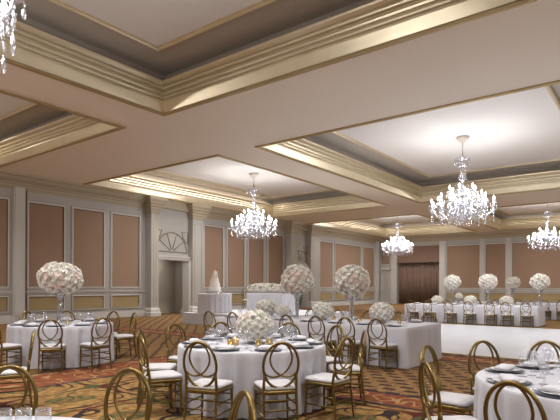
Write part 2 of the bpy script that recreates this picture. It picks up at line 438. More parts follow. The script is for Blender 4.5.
for oa, ob, pa, pb in NICHES:
    pilaster(pa, oa); pilaster(ob, pb)
    yb = Y1+1.3                                        # alcove behind the opening
    MB().box(oa-.3, ob+.3, yb, yb+.1, 0, 3.1).box(oa-.4, oa-.3, Y1+.2, yb+.1, 0, 3.1).box(ob+.3, ob+.4, Y1+.2, yb+.1, 0, 3.1).box(oa-.4, ob+.4, Y1+.2, yb+.1, 3.1, 3.2).build('wall_alcove', M['niche'], kind='structure')
    yf = Y1-.10; cx_ = (oa+ob)/2
    MB().box(oa, ob, yf, Y1, 2.84, 5.5).build('wall_overdoor', M['wall'], kind='structure')
    MB().box(oa, ob, yf-.10, yf, 2.84, 2.97).box(oa-.0, ob, yf-.14, yf, 2.97, 3.05).build('trim_7', M['trim'], kind='structure')
    jm = MB().box(oa, oa+.13, Y1-.30, Y1+.2, 0, 2.84).box(ob-.13, ob, Y1-.30, Y1+.2, 0, 2.84); jm.build('trim_8', M['trim'], kind='structure')
    lamp('AREA', 'alcove_fill_lamp', (cx_, Y1+.8, 3.05), 14, NEUT, shape='DISK', size=.2)  # lamp added to brighten the alcove, no fitting modelled
    # gilded fan on the overdoor
    g = MB(); cx = (oa+ob)/2; R = (ob-oa)*.44; zb = 3.27
    def arc(rr, a0, a1, cz=zb, n=20): return [(cx+rr*cos(a0+(a1-a0)*k/n), yf-.012, cz+rr*sin(a0+(a1-a0)*k/n)) for k in range(n+1)]
    g.tube(arc(R, 0, pi), .032, 6); g.tube(arc(.16, 0, pi), .022, 6)
    for an in (.62, 1.24, 1.9, 2.52): g.tube([(cx+.16*cos(an), yf-.012, zb+.16*sin(an)), (cx+R*cos(an), yf-.012, zb+R*sin(an))], .026, 6)
    g.tube([(oa+.14, yf-.012, zb), (ob-.14, yf-.012, zb)], .022, 6)
    for sgn in (-1, 1):
        e = cx+sgn*(ob-oa-.10)/2
        g.tube([(e, yf-.012, zb+.45), (e, yf-.012, zb+1.08), (e-sgn*.42, yf-.012, zb+1.08), (e-sgn*.36, yf-.012, zb+.84), (e-sgn*.10, yf-.012, zb+.50)], .026, 6)
    g.build('trim_9', M['fan'], kind='structure')
    MB().box(oa, ob, Y1-.30, Y1, 5.45, ZC).build('trim_10', M['cornice'], kind='structure')
    for sgn, e in ((1, oa), (-1, ob)):                 # rounded shoulders under the header
        mb = MB(); pts = [(e, 5.45), (e+sgn*.30, 5.45)] + [(e+sgn*(.30-.30*sin(k*pi/12)), 5.15+.30*cos(k*pi/12)) for k in range(1, 7)]
        n = len(pts); mb.add([(px, yf-.10, pz) for px, pz in pts]+[(px, yf, pz) for px, pz in pts], [tuple(range(n)), tuple(range(n, 2*n))[::-1]]+[(i, (i+1) % n, n+(i+1) % n, n+i) for i in range(n)])
        mb.build('trim_11', M['cornice'], kind='structure')
# slim pilaster and dark strip beside it on the left wall, corner column, far-wall pilasters
MB().box(9.36, 9.82, Y1-.08, Y1, 0, 5.5).box(9.42, 9.76, Y1-.11, Y1-.08, .3, 5.4).build('pilaster', M['trim'], kind='structure')
MB().box(9.83, 9.90, Y1-.05, Y1, .0, 5.5).build('trim_12', M['line'], kind='structure')
MB().box(40.55, 40.95, Y1-.2, Y1, 0, 5.5).build('pilaster', M['trim'], kind='structure')
for ya, yb in ((18.85, 19.38), (14.52, 15.05), (11.42, 11.74), (9.48, 9.82), (5.15, 5.5), (2.1, 2.5)):
    MB().box(X1-.10, X1, ya, yb, 0, 5.3).box(X1-.13, X1-.10, ya+.1, yb-.1, .3, 5.2).build('pilaster', M['trim'], kind='structure')
# far-wall door
d = MB().box(X1-.05, X1, 19.5, 20.32, 0, 3.0).build('door_1', M['wall'], kind='structure')
f = MB()
for z0, z1 in ((.25, .95), (1.15, 2.75)):
    for (u0, u1, w0, w1) in ((19.62, 19.66, z0, z1), (20.16, 20.20, z0, z1), (19.62, 20.2, z0, z0+.04), (19.62, 20.2, z1-.04, z1)): f.box(X1-.08, X1-.05, u0, u1, w0, w1)
f.build('moulding', M['trim'], d)
MB().box(X1-.1, X1, 19.42, 19.5, 0, 3.1).box(X1-.1, X1, 20.32, 20.4, 0, 3.1).box(X1-.14, X1, 19.42, 20.4, 3.0, 3.22).build('door_frame', M['trim'], d)
panel('F', 19.55, 20.3, 3.5, 4.86, M['fabric'], .06)
# drape and valance in the recess
mb = MB(); n = 240; v = []; fcs = []
for k in range(n+1):
    u = k/n; y = CURT[0]+.02+(CURT[1]-CURT[0]-.04)*u; xx = X1+.38+.085*sin(u*pi*2*15)+.03*sin(u*pi*2*6.3+1)
    v += [(xx, y, .02), (xx, y, 3.7), (xx+.03, y, .02), (xx+.03, y, 3.7)]
for k in range(n):
    a = k*4; c = a+4
    fcs += [(a, a+1, c+1, c), (a+2, c+2, c+3, a+3), (a, c, c+2, a+2), (a+1, a+3, c+3, c+1)]
mb.add(v, fcs, True)
tag(mb.build('curtain', M['curtain']), 'floor-length brown pleated curtain in the far wall recess', 'curtain')
tag(MB().box(X1+.10, X1+.22, CURT[0]+.0, CURT[1]-.0, 3.62, 5.0).box(X1+.08, X1+.1, CURT[0], CURT[1], 3.58, 3.66).build('valance', M['valance']), 'flat brown fabric valance above the pleated curtain', 'valance')

# ------------------------------------------------------------------ chandeliers
def make_chandelier(loc):
    root = empty('chandelier', loc)
    MB().lathe([(.02, -.20), (.10, -.17), (.16, -.10), (.22, -.05), (.23, 0)], 24).build('canopy', M['canopy'], root)
    MB().tube([(0, 0, -.18), (0, 0, -.72)], .022, 8).lathe([(.0, -.66), (.06, -.68), (.06, -.72), (.0, -.74)], 12).build('rod', M['chrome'], root)
    tb = MB().lathe([(.03, -.70), (.10, -.72), (.24, -.76), (.30, -.82), (.29, -.83), (.20, -.80), (.08, -.82), (.07, -.95), (.15, -1.0), (.17, -1.06), (.06, -1.10)], 24)
    for k in range(14):
        a = 2*pi*k/14; tb.ell((.29*cos(a), .29*sin(a), -.93), (.025, .025, .075), 6, 4)
    tb.build('top_bowl', M['crystal'], root)
    MB().lathe([(.05, -1.08), (.09, -1.14), (.05, -1.22), (.06, -1.32), (.12, -1.42), (.14, -1.5), (.07, -1.6), (.05, -1.72), (.09, -1.85), (.16, -2.0), (.17, -2.1), (.09, -2.25), (.07, -2.35), (.15, -2.42), (.18, -2.50), (.10, -2.58)], 16).build('stem', M['crystal'], root)
    bo = MB().lathe([(.06, -2.56), (.26, -2.66), (.28, -2.72), (.22, -2.86), (.12, -2.97), (.05, -3.02)], 20)
    bo.build('bottom_bowl', M['crystal'], root)
    MB().ell((0, 0, -3.07), (.045, .045, .055), 8, 6).ell((0, 0, -3.17), (.03, .03, .08), 8, 6).build('finial', M['crystal'], root)
    # arms: three tiers
    for n, R, zc, z0, off in ((12, 1.09, -2.50, -2.50, 0), (9, .78, -2.30, -2.44, .2), (6, .46, -2.02, -2.10, .1)):
        dip = .42 if R > .6 else .14; dl = .16 if R > .6 else 0
        arm = MB().tube(spline([(.08, 0, z0), (.25*R, 0, z0-.02), (.55*R, 0, zc-dip), (.82*R, 0, zc-dip*.75), (.97*R, 0, zc-.12), (R, 0, zc)], 4), [.023]*21, 6).mesh('arm', M['crystal'])
        pan = MB().lathe([(.015, zc-.03), (.05, zc-.01), (.10, zc+.03), (.105, zc+.035), (.05, zc+.015), (.02, zc+.06), (.035, zc+.09)], 10).mesh('drip_pan', M['crystal'])
        can = MB().lathe([(.019, zc+.04), (.019, zc+.14)], 8).mesh('candle', M['crystal'])
        bul = MB().lathe([(.0, zc+.13), (.026, zc+.155), (.034, zc+.19), (.018, zc+.24), (.0, zc+.28)], 8).mesh('bulb', M['bulb'])
        pe = MB()
        for k in range(4):
            a = 2*pi*k/4; pe.ell((.098*cos(a), .098*sin(a), zc-.02), (.012, .012, .03), 5, 4); pe.ell((.098*cos(a), .098*sin(a), zc-.12), (.022, .022, .065), 6, 4)
        pe.ell((0, 0, zc-.12), (.012, .012, .08), 5, 4).ell((0, 0, zc-.26), (.022, .022, .06), 6, 4).ell((0, 0, zc-.40-dl*.4), (.030, .030, .11), 6, 4)
        # drops along the arm and a strand of beads up to the stem
        sw = MB()
        for k, (fr, L) in enumerate(((.40, .13), (.70, .15))):
            sw.ell((fr*R, 0, zc-dip-.02-L*.9), (.026, .026, L*.75), 6, 4)
        top = z0+.75 if R > .6 else -1.10
        for k in range(1, 13):
            t = k/13; x = R*.95+(.08-R*.95)*t; z = zc+.02+(top-zc)*t**1.6-.10*sin(pi*t)
            sw.ell((x, 0, z), (.013, .013, .013), 5, 4)
        pem, swm = pe.mesh('pendants', M['crystal']), sw.mesh('bead_strand', M['crystal'])
        for k in range(n):
            a = off+2*pi*k/n; ao = link('arm', arm, root, rz=a)
            for nm, me in (('drip_pan', pan), ('candle', can), ('bulb', bul), ('pendants', pem)): link(nm, me, ao, (R, 0, 0), 'stuff' if nm == 'pendants' else None)
            link('bead_strand', swm, ao, kind='stuff')
    return root
ch0 = None
for (i, j, lab) in ((1, 1, 'largest complete crystal chandelier, over the white dance floor side of the room'),
                    (1, 0, 'crystal chandelier hanging near the first wall niche, above the cake'),
                    (2, 0, 'most distant crystal chandelier, hanging in front of the brown curtain'),
                    (2, 1, 'crystal chandelier above the distant long table, cut by the picture edge'),
                    (0, 1, 'crystal chandelier at the top corner, only its dangling side showing')):
    (xa, xb), (ya, yb) = XS[i], YS[j]
    p = ((xa+xb)/2 - (.25 if i == 0 else 0), (ya+yb)/2, ZL-.012)
    if ch0 is None: ch0 = c = make_chandelier(p); index_kids(ch0)
    else: c = copy_tree(ch0); c.location = p
    tag(c, lab, 'chandelier', 'crystal chandeliers in the ceiling coffers')

# ------------------------------------------------------------------ chairs
def make_chair():
    root = empty('banquet_chair')
    g = M['gold']
    def plan(w, d, n=5, r=.06):                          # rounded trapezoid outline
        out = []
        for (cx, cy, a0) in ((d/2-r, w/2-r, 0), (-d/2+r, w/2-.015-r, pi/2), (-d/2+r, -w/2+.015+r, pi), (d/2-r, -w/2+r, 1.5*pi)):
            for k in range(n+1): out.append((cx+r*cos(a0+pi/2*k/n), cy+r*sin(a0+pi/2*k/n)))
        return out
    def layers(L):
        mb = MB(); v = []; f = []; n = len(L[0][0])
        for pl, z in L: v += [(x, y, z) for x, y in pl]
        for k in range(len(L)-1): f += [(k*n+i, k*n+(i+1) % n, (k+1)*n+(i+1) % n, (k+1)*n+i) for i in range(n)]
        f += [tuple(range(n))[::-1], tuple((len(L)-1)*n+i for i in range(n))]
        return mb.add(v, f, True)
    layers([(plan(.40, .40), .375), (plan(.42, .42), .38), (plan(.42, .42), .415), (plan(.40, .40), .42)]).build('seat_frame', g, root)
    layers([(plan(.39, .39), .42), (plan(.41, .41), .432), (plan(.41, .41), .448), (plan(.38, .38), .463), (plan(.30, .30), .470)]).build('seat_cushion', M['cushion'], root)
    HC, HH, HW = .682, .238, .188
    def bx(z): return -.185-.07*max(0, (z-.43))/.49      # backward lean of the back
    def ov(a): z = HC+HH*sin(a); return (bx(z), HW*cos(a), z)
    MB().tube([ov(2*pi*k/36) for k in range(36)], .0145, 8, closed=True).build('back_hoop', g, root)
    for sg in (-1, 1):
        P = [(-.182, .620), (-.138, .578), (-.07, .560), (0, .578), (.072, .636), (.115, .728), (.102, .822), (.053, .892), (0, .914)]
        MB().tube(spline([(bx(z), sg*y, z) for y, z in P], 5), .0105, 7).build('back_strand', g, root)
    for sg in (-1, 1):
        def knobs(mb, fn, zs, r):
            for z in zs: mb.ell(fn(z), (r, r, .008), 8, 4)
            return mb
        fl = lambda z: (.175+.01*(1-z/.42), sg*(.178+.01*(1-z/.42)), z)
        mb = MB().tube([fl(z) for z in (0, .02, .2, .37, .39)], [.011, .012, .014, .016, .016], 8); knobs(mb, fl, (.10, .17, .26, .35), .019).build('leg', g, root)
        rl = lambda z: (-.185-.05*max(0, 1-z/.42), sg*(.174+.010*max(0, 1-z/.42)), z) if z < .43 else (bx(z), sg*.174, z)
        mb = MB().tube([rl(z) for z in (0, .02, .2, .38, .44, .52, .60)], [.011, .012, .014, .016, .016, .015, .012], 8); knobs(mb, rl, (.10, .17, .26, .35, .50), .019).build('leg', g, root)
        for z in (.155, .265):
            mb = MB().tube([fl(z), rl(z)], .0085, 6)
            for t in (.2, .5, .8): mb.ell(Vector(fl(z)).lerp(Vector(rl(z)), t), (.008, .0125, .0125), 6, 4)
            mb.build('stretcher', g, root)
    for z, x0 in ((.21, 'f'), (.315, 'f'), (.21, 'r'), (.315, 'r')):
        xx = .18 if x0 == 'f' else -.205
        mb = MB().tube([(xx, -.176 if x0 == 'f' else -.176, z), (xx, .176 if x0 == 'f' else .176, z)], .0085, 6)
        for t in (-.08, 0, .08): mb.ell((xx, t, z), (.0125, .008, .0125), 6, 4)
        mb.build('stretcher', g, root)
    return root
CH0 = make_chair(); index_kids(CH0); used = [False]
def chair(x, y, rz, label, group):
    o = copy_tree(CH0) if used[0] else CH0
    used[0] = True
    o.location = (x, y, 0); o.rotation_euler.z = rz
    tag(o, label, 'chair', group); return o
def chair_at_table(lat, dep, tl, td, label, group, turn=0):
    hx, hy = ld(lat, dep); tx, ty = ld(tl, td)
    a = atan2(ty-hy, tx-hx); return chair(hx+.23*cos(a), hy+.23*sin(a), a+turn, label, group)

# ------------------------------------------------------------------ tables (floor-length cloths)
def skirted(outline, z_top, z_bot, name, nf, amp, seed, flare=.022):
    """outline: list of (x, y, nx, ny) counter-clockwise"""
    rnd = random.Random(seed); n = len(outline); mb = MB(); v = []; f = []
    ph = [rnd.uniform(0, 6.28) for _ in range(4)]; fr = [nf, nf*.53, nf*1.7, nf*.21]
    levels = [(0, .0, 0), (.008, .004, 0), (.025, .012, .02), (.12, .016, .35), (.30, .35*flare+.012, .7), (.60, .7*flare+.012, .9), (1, flare+.012, 1)]
    for t, off, am in levels:
        z = z_top-(z_top-z_bot)*t
        for i, (x, y, nx, ny) in enumerate(outline):
            u = i/n*2*pi
            w = sum(sin(u*round(fr[k])+ph[k])*(1, .6, .3, .5)[k] for k in range(4))/1.6
            d = off+min(.008, am*amp*(w-.55))
            v.append((x+nx*d, y+ny*d, z))
    m = len(levels)
    for k in range(m-1):
        for i in range(n):
            j = (i+1) % n; f.append((k*n+j, k*n+i, (k+1)*n+i, (k+1)*n+j))
    mb.add(v, f, True); mb.add(v[:n], [tuple(range(n))], False)
    return mb.build(name, M['cloth'])
def circ(cx, cy, r, n=200): return [(cx+r*cos(2*pi*i/n), cy+r*sin(2*pi*i/n), cos(2*pi*i/n), sin(2*pi*i/n)) for i in range(n)]
def rrect(x0, x1, y0, y1, r=.04, step=.035):
    out = []
    def seg(ax, ay, bx, by, nx, ny):
        L = sqrt((bx-ax)**2+(by-ay)**2); k = max(2, int(L/step))
        for i in range(k): out.append((ax+(bx-ax)*i/k, ay+(by-ay)*i/k, nx, ny))
    def cor(cx, cy, a0):
        for i in range(7): a = a0+pi/2*i/7; out.append((cx+r*cos(a), cy+r*sin(a), cos(a), sin(a)))
    seg(x0+r, y0, x1-r, y0, 0, -1); cor(x1-r, y0+r, -pi/2); seg(x1, y0+r, x1, y1-r, 1, 0); cor(x1-r, y1-r, 0)
    seg(x1-r, y1, x0+r, y1, 0, 1); cor(x0+r, y1-r, pi/2); seg(x0, y1-r, x0, y0+r, -1, 0); cor(x0+r, y0+r, pi)
    return out
ZT = .75
T1, T2, T3, T4 = (-.36, 6.6), (-4.30, 9.95), (2.56, 3.96), (-1.42, 1.95)
RT = .945
for (tl, td), lab, sd in ((T1, 'white floor-length cloth on the round table carrying the low flower dome and votives', 3),
                          (T2, 'white floor-length cloth on the round table carrying the tall flower vase', 4),
                          (T3, 'white floor-length cloth on the close round table crowded with glasses', 5),
                          (T4, 'white cloth on the closest round table at the bottom corner', 6)):
    x, y = ld(tl, td)
    tag(skirted(circ(x, y, RT), ZT, .01, 'tablecloth', 31, .050, sd), lab, 'tablecloth', 'round table cloths')
L5 = (8.68, 10.40, 3.74, 8.75); L6 = (20.95, 22.35, 3.85, 9.15); L7 = (26.0, 27.4, 1.5, 8.6)
for (a, b_, c, d_), lab, sd in ((L5, 'white cloth boxed over the long table before the dance floor', 8),
                              (L6, 'white cloth on the long table beyond the dance floor', 9),
                              (L7, 'white cloth on the farthest long table, beside the far wall panels', 10)):
    tag(skirted(rrect(a, b_, c, d_), ZT, .01, 'tablecloth', 40, .010, sd, .02), lab, 'tablecloth', 'long table cloths')
ZR = .44
tag(MB().box(13.65, 18.6, 10.6, 15.4, 0, ZR).build('stage_riser', M['riser']), 'low white-skirted stage under the cake table', 'stage')
CK = (14.42, 14.35)
tag(skirted(circ(CK[0], CK[1], .66, 160), ZR+.76, ZR+.008, 'tablecloth', 20, .03, 12), 'white floor-length cloth on the small round cake table', 'tablecloth')
SW = (16.35, 17.15, 12.35, 14.4)
tag(skirted(rrect(SW[0], SW[1], SW[2], SW[3], .12), ZR+.76, ZR+.008, 'tablecloth', 24, .03, 13), 'white cloth on the flower-topped sweetheart table on the stage', 'tablecloth')

# chairs: round table with the flower dome (T1)
G1 = 'chairs around the round table with the flower dome'
R1 = 1.42
for deg, rr, lab in ((251, 1.45, 'gold oval-back chair seen from behind, left of the two before the votive table'),
                     (285, 1.45, 'gold oval-back chair seen from behind, right of the two before the votive table'),
                     (320, 1.43, 'gold chair angled sideways on the near right side of the votive table'),
                     (358, 1.44, 'gold chair in profile at the right of the votive table, middle of three'),
                     (35, 1.45, 'gold chair at the right of the votive table, closest to the long table'),
                     (70, 1.48, 'pale gold chair facing the camera across the votive table, right of the flower dome'),
                     (112, 1.55, 'pale gold chair facing the camera across the votive table, left of the flower dome'),
                     (141, 1.55, 'gold chair facing the camera at the far left edge of the votive table'),
                     (180, 1.45, 'gold chair with twisted-looking back at left of the votive table, farther of two'),
                     (210, 1.44, 'gold chair with white seat at left of the votive table, nearer of two')):
    a = radians(deg); chair_at_table(T1[0]+rr*cos(a), T1[1]+rr*sin(a), T1[0], T1[1], lab, G1)
G2 = 'chairs around the round table with the tall vase'
for lat, dep, lab in ((-3.91, 8.58, 'gold oval-back chair seen from behind before the tall-vase table, left of two'),
                      (-3.17, 8.98, 'gold oval-back chair seen from behind before the tall-vase table, right of two'),
                      (-3.12, 10.75, 'gold chair in profile at the right end of the tall-vase table'),
                      (-3.74, 11.30, 'gold chair behind the right edge of the tall-vase table, facing the camera'),
                      (-4.84, 11.42, 'faint gold chair directly behind the tall vase'),
                      (-5.50, 11.0, 'gold chair facing the camera behind the left edge of the tall-vase table'),
                      (-4.90, 8.60, 'gold chair at the picture edge with its white seat under the tall-vase table')):
    chair_at_table(lat, dep, T2[0], T2[1], lab, G2)
G3 = 'chairs around the close glass-crowded table'
for lat, dep, lab in ((1.43, 3.08, 'large gold oval-back chair in the lower corner, seen from behind'),
                      (1.14, 3.86, 'gold chair turned sideways beside the close table, nearer of two'),
                      (1.46, 4.92, 'gold chair turned sideways beside the close table, farther of two'),
                      (2.17, 5.36, 'gold chair against the dance floor facing the camera, whole hoop visible'),
                      (2.84, 5.36, 'gold chair against the dance floor facing the camera, cut by the picture edge')):
    chair_at_table(lat, dep, T3[0], T3[1], lab, G3)
G4 = 'chairs around the closest table in the lower left'
for lat, dep, lab in ((-1.08, 3.48, 'large pale gold hoop-back chair on the carpet just beyond the closest table'),
                      (-.225, 2.77, 'gold chair back showing only its top edge-on at the bottom of the picture'),
                      (-1.96, 3.56, 'large gold hoop-back chair behind the tumblers in the bottom corner')):
    chair_at_table(lat, dep, T4[0], T4[1], lab, G4, -.18)
x, y = ld(-3.32, 6.22); chair(x, y, YAW+radians(117), 'gold chair edge-on at the left picture edge facing out of the picture', 'chairs at a table outside the picture')
# long table (L5)
G5 = 'chairs along the near long table'
ordn = ['first', 'second', 'third', 'fourth', 'fifth', 'sixth', 'seventh']
xs5 = [8.32, 7.57, 6.80, 6.10, 5.40, 4.74, 4.09]
for k, yy in enumerate(xs5):
    chair(8.42, yy, random.uniform(-.06, .06), 'gold oval-back chair, %s from left, near side of the near long table' % ordn[k], G5)
for k, yy in enumerate([8.15, 7.35, 6.53, 5.70, 4.93, 4.19]):
    chair(10.66, yy, pi+random.uniform(-.06, .06), 'gold chair facing the camera, %s from left behind the near long table' % ordn[k], G5)
G6 = 'chairs along the long table beyond the dance floor'
for k, yy in enumerate([8.67, 7.93, 7.05, 6.27, 5.47, 4.87, 4.17]):
    chair(20.70, yy, random.uniform(-.05, .05), 'gold chair, %s from left between dance floor and distant long table' % ordn[k], G6)
for k, yy in enumerate([8.7, 8.0, 7.3, 6.6, 5.9, 5.2, 4.45]):
    chair(22.61, yy, pi+random.uniform(-.05, .05), 'gold chair behind the distant long table, %s from left, facing it' % ordn[k], G6)
G7 = 'chairs at the farthest long table'
for k, yy in enumerate([7.4, 6.5, 5.5, 4.41, 3.75, 3.0]):
    chair(25.75, yy, 0, 'dark gold chair at the farthest long table, %s from the left, back to the camera' % ordn[k], G7)
o = chair(16.95, 14.82, -pi/2+.5, 'gold chair on the stage at the left end of the flower-topped table', None); o.location.z = ZR+.003
o.pop('group', None) if 'group' in o else None

# ------------------------------------------------------------------ flowers
def bloom_mesh(name, mat, seed, lush=1.0):
    rnd = random.Random(seed); mb = MB()
    mb.ell((0, 0, .15), (.34, .34, .34), 7, 5)
    for (n, r, tilt, L) in ((5, .30, .35, .62), (6, .48, .8, .66), (6, .60, 1.25, .62)):
        for k in range(n):
            a = 2*pi*k/n+rnd.uniform(-.3, .3); t = tilt+rnd.uniform(-.15, .15)
            v = []; f = []
            for i in range(4):
                u = i/3; ww = (.30*sin(pi*(.25+.65*u))+.05)*lush
                for j in range(3):
                    s_ = (j-1)*ww
                    rr = .12+L*u*sin(t)+.10*u*u; z = -.05+L*u*cos(t)-.06*u*u*(1 if t > .7 else 0)+.10*(abs(j-1))
                    v.append((rr*cos(a)-s_*sin(a), rr*sin(a)+s_*cos(a), z))
            for i in range(3):
                for j in range(2): f.append((i*3+j, i*3+j+1, i*3+j+4, i*3+j+3))
            mb.add(v, f, True)
    return mb.mesh(name, mat)
BL = {c: [bloom_mesh('bloom', M[m], s+i) for i in range(2)] for c, m, s in (('w', 'petal_w', 20), ('p', 'petal_p', 30), ('g', 'petal_g', 40))}
def fib(n):
    for i in range(n):
        z = 1-2*(i+.5)/n; r = sqrt(1-z*z); a = i*2.39996
        yield Vector((r*cos(a), r*sin(a), z))
def blooms(root, c, R, n, size, zmin=-1, mixp=.15, mixg=.1, seed=0, pinkdir=None):
    rnd = random.Random(seed)
    for p in fib(n):
        if p.z < zmin: continue
        k = 'p' if rnd.random() < (mixp*(3 if pinkdir is not None and p.dot(pinkdir) > .75 else .7)) else ('g' if rnd.random() < mixg else 'w')
        o = bpy.data.objects.new('bloom', rnd.choice(BL[k])); COL.objects.link(o); o.parent = root
        j = rnd.uniform(.94, 1.05)
        o.location = (c[0]+p.x*R[0]*j, c[1]+p.y*R[1]*j, c[2]+p.z*R[2]*j)
        o.rotation_mode = 'QUATERNION'; o.rotation_quaternion = (p+Vector((rnd.uniform(-.2, .2),)*3)).to_track_quat('Z', 'Y')
        s = size*rnd.uniform(1.05, 1.4); o.scale = (s, s, s)
def trumpet(h, rt=.15, name='vase'):
    pr = [(.085, 0), (.09, .015), (.05, .04), (.04, .10), (.045, h*.35), (.055, h*.5), (.035, h*.56), (.05, h*.66), (.09, h*.8), (rt, h*.97), (rt-.006, h*.97), (.083, h*.8), (.04, h*.66)]
    return MB().lathe(pr, 20)
def tall(x, y, zt, hv, R, n, size, label, group, seed, mixp=.2):
    root = empty('floral_centerpiece', (x, y, zt)); c = (0, 0, hv+R[2]*.82)
    trumpet(hv+.03).build('vase', M['vase'], root)
    st = MB()
    for k in range(5):
        a = k*1.257; st.tube([(.015*cos(a), .015*sin(a), .06), (.02*cos(a), .02*sin(a), hv*.6), (.05*cos(a), .05*sin(a), hv+.1)], .005, 5)
    st.build('stems', M['leaf'], root)
    MB().ell(c, (R[0]*.93, R[1]*.93, R[2]*.93), 20, 12).build('foliage', M['petal_w'], root)
    pd = Vector((-CA, -SA, -.15)).normalized()
    blooms(root, c, R, n, size, -.97, mixp, .12, seed, pd)
    return tag(root, label, 'flower arrangement', group)
def dome(x, y, zt, R, n, size, label, group, seed, mixp=.04, mixg=.15, bowl=True):
    root = empty('floral_centerpiece', (x, y, zt)); c = (0, 0, .075+R[2]*.84)
    MB().lathe([(.06, 0), (R[0]*.45, .01), (R[0]*.5, .06), (R[0]*.45, .10), (R[0]*.3, .10)], 18).build('bowl', M['vase'], root)
    MB().ell(c, (R[0]*.92, R[1]*.92, R[2]*.9), 18, 10).build('foliage', M['petal_w'], root)
    blooms(root, c, R, n, size, -.72, mixp, mixg, seed)
    return tag(root, label, 'flower arrangement', group)
GT = 'tall flower balls on glass trumpet vases'; GD = 'low flower domes on the tables'
x, y = ld(T2[0]-.04, T2[1]); tall(x, y, ZT, .68, (.37, .37, .265), 98, .084, 'tall flower ball in a glass vase on the round table by the wall', GT, 1, .14)
tall(9.6, 6.86, ZT, .66, (.34, .34, .30), 98, .080, 'tall blush and ivory flower ball on the long table, left of two', GT, 2, .20)
tall(9.6, 5.41, ZT, .62, (.335, .335, .30), 98, .080, 'tall ivory flower ball with pink cluster on the long table, right of two', GT, 3, .18)
for x, y, rr, lab in ((21.65, 7.29, .29, 'distant tall flower ball on the long table, nearest the brown curtain'),
                      (21.65, 5.83, .31, 'distant tall flower ball in the middle of the long table past the dance floor'),
                      (21.65, 3.90, .30, 'distant tall flower ball at the right end of the long table'),
                      (26.7, 6.02, .29, 'small distant tall flower ball on the farthest long table')):
    tall(x, y, ZT, .76, (rr, rr, rr*.84), 70, .09, lab, GT, int(x*10+y), .06)
x, y = ld(T1[0]+.03, T1[1]+.02); dome(x, y, ZT, (.215, .215, .18), 95, .056, 'ivory flower dome in a low bowl among the votives', GD, 11, .03, .2)
for yy, R, lab in ((7.72, .23, 'low flower dome on the long table just behind the votive table flowers'),
                   (7.24, .15, 'small low flower dome at the foot of the left tall vase'),
                   (6.10, .205, 'low ivory flower dome between the two tall vases'),
                   (4.66, .22, 'low ivory flower dome near the right end of the near long table')):
    dome(9.52, yy, ZT, (R, R, R*.78), 75, R*.27, lab, GD, int(yy*10), .04)
for xx, yy, R, lab in ((21.65, 7.95, .20, 'distant low flower dome at the curtain end of the long table'),
                   (21.65, 6.53, .21, 'distant low flower dome between the left tall flower balls'),
                   (21.65, 5.12, .21, 'distant low flower dome near the right end of the far table')):
    dome(xx, yy, ZT, (R, R, R*.7), 45, R*.33, lab, GD, int(yy*10), .05)
tall(21.6, 7.0, ZT, .26, (.12, .12, .12), 40, .045, 'small distant flower cluster on a short glass beside the first tall vase', GD, 77, .03)
# garland on the sweetheart table
root = empty('flower_garland', (16.55, 13.37, ZR+.86))
MB().ell((0, 0, .06), (.16, .98, .10), 12, 8).build('foliage', M['petal_w'], root)
rnd = random.Random(5)
for k in range(98):
    yv = rnd.uniform(-1.0, 1.0); a = rnd.uniform(-.5, pi+.3); pr = .16*sqrt(max(.15, 1-(yv/1.08)**2))
    kk = 'p' if rnd.random() < .25 else ('g' if rnd.random() < .15 else 'w')
    o = bpy.data.objects.new('bloom', rnd.choice(BL[kk])); COL.objects.link(o); o.parent = root
    d = Vector((cos(a), 0, sin(a))); o.location = (d.x*pr, yv, .08+max(-.02, d.z*pr*1.1)); o.rotation_mode = 'QUATERNION'; o.rotation_quaternion = d.to_track_quat('Z', 'Y')
    s = .11*rnd.uniform(.8, 1.4); o.scale = (s, s, s)
tag(root, 'garland of ivory and blush flowers along the sweetheart table', 'flower garland')
# cake
root = empty('wedding_cake', (CK[0], CK[1], ZR+.76))
MB().lathe([(.30, 0), (.31, .02), (.27, .05), (.27, .07), (.30, .08), (.30, .10), (.0, .10)], 28).build('cake_stand', M['silver'], root)
z = .10
for k, (rr, h) in enumerate(((.245, .17), (.20, .17), (.155, .17), (.115, .15), (.075, .13))):
    MB().lathe([(rr, z), (rr+.008, z+.01), (rr, z+.025), (rr*.97, z+h-.02), (rr*.93, z+h), (0, z+h)], 28).build('tier', M['cake'], root); z += h
for k in range(12):
    a = 2.6+k*.55; zz = .16+k*.062; rr = .25-.165*zz/.85
    o = bpy.data.objects.new('sugar_flower', BL['p' if k % 3 else 'w'][0]); COL.objects.link(o); o.parent = root
    d = Vector((-cos(a), -sin(a), .2)); o.location = (d.x*rr, d.y*rr, zz); o.rotation_mode = 'QUATERNION'; o.rotation_quaternion = d.to_track_quat('Z', 'Y'); o.scale = (.05,)*3
o = bpy.data.objects.new('sugar_flower', BL['p'][1]); COL.objects.link(o); o.parent = root; o.location = (0, 0, z+.02); o.scale = (.07,)*3
tag(root, 'tall tiered ivory wedding cake with pink sugar flowers', 'cake')

# ------------------------------------------------------------------ place settings
MC = MB().lathe([(.10, 0), (.155, .006), (.165, .012), (.160, .014), (.11, .006), (0, .006)], 28).mesh('charger', M['charger'])
MP = MB().lathe([(.07, 0), (.12, .012), (.125, .016), (.118, .016), (.07, .006), (0, .006)], 26).mesh('plate', M['plate'])
nb = MB(); nv = []; nf_ = []
for k, (sc_, z) in enumerate(((.95, 0), (1.0, .012), (.97, .026), (.80, .040), (.4, .048))):
    for i in range(16):
        a = 2*pi*i/16; ca, sa = cos(a), sin(a); e = (abs(ca)**4+abs(sa)**4)**-.25
        nv.append((.060*sc_*ca*e, .115*sc_*sa*e*(1-.06*cos(2*a)), z*.75+.004*sin(3*a)))
for k in range(4): nf_ += [(k*16+i, k*16+(i+1) % 16, (k+1)*16+(i+1) % 16, (k+1)*16+i) for i in range(16)]
nf_ += [tuple(range(16))[::-1], tuple(64+i for i in range(16))]
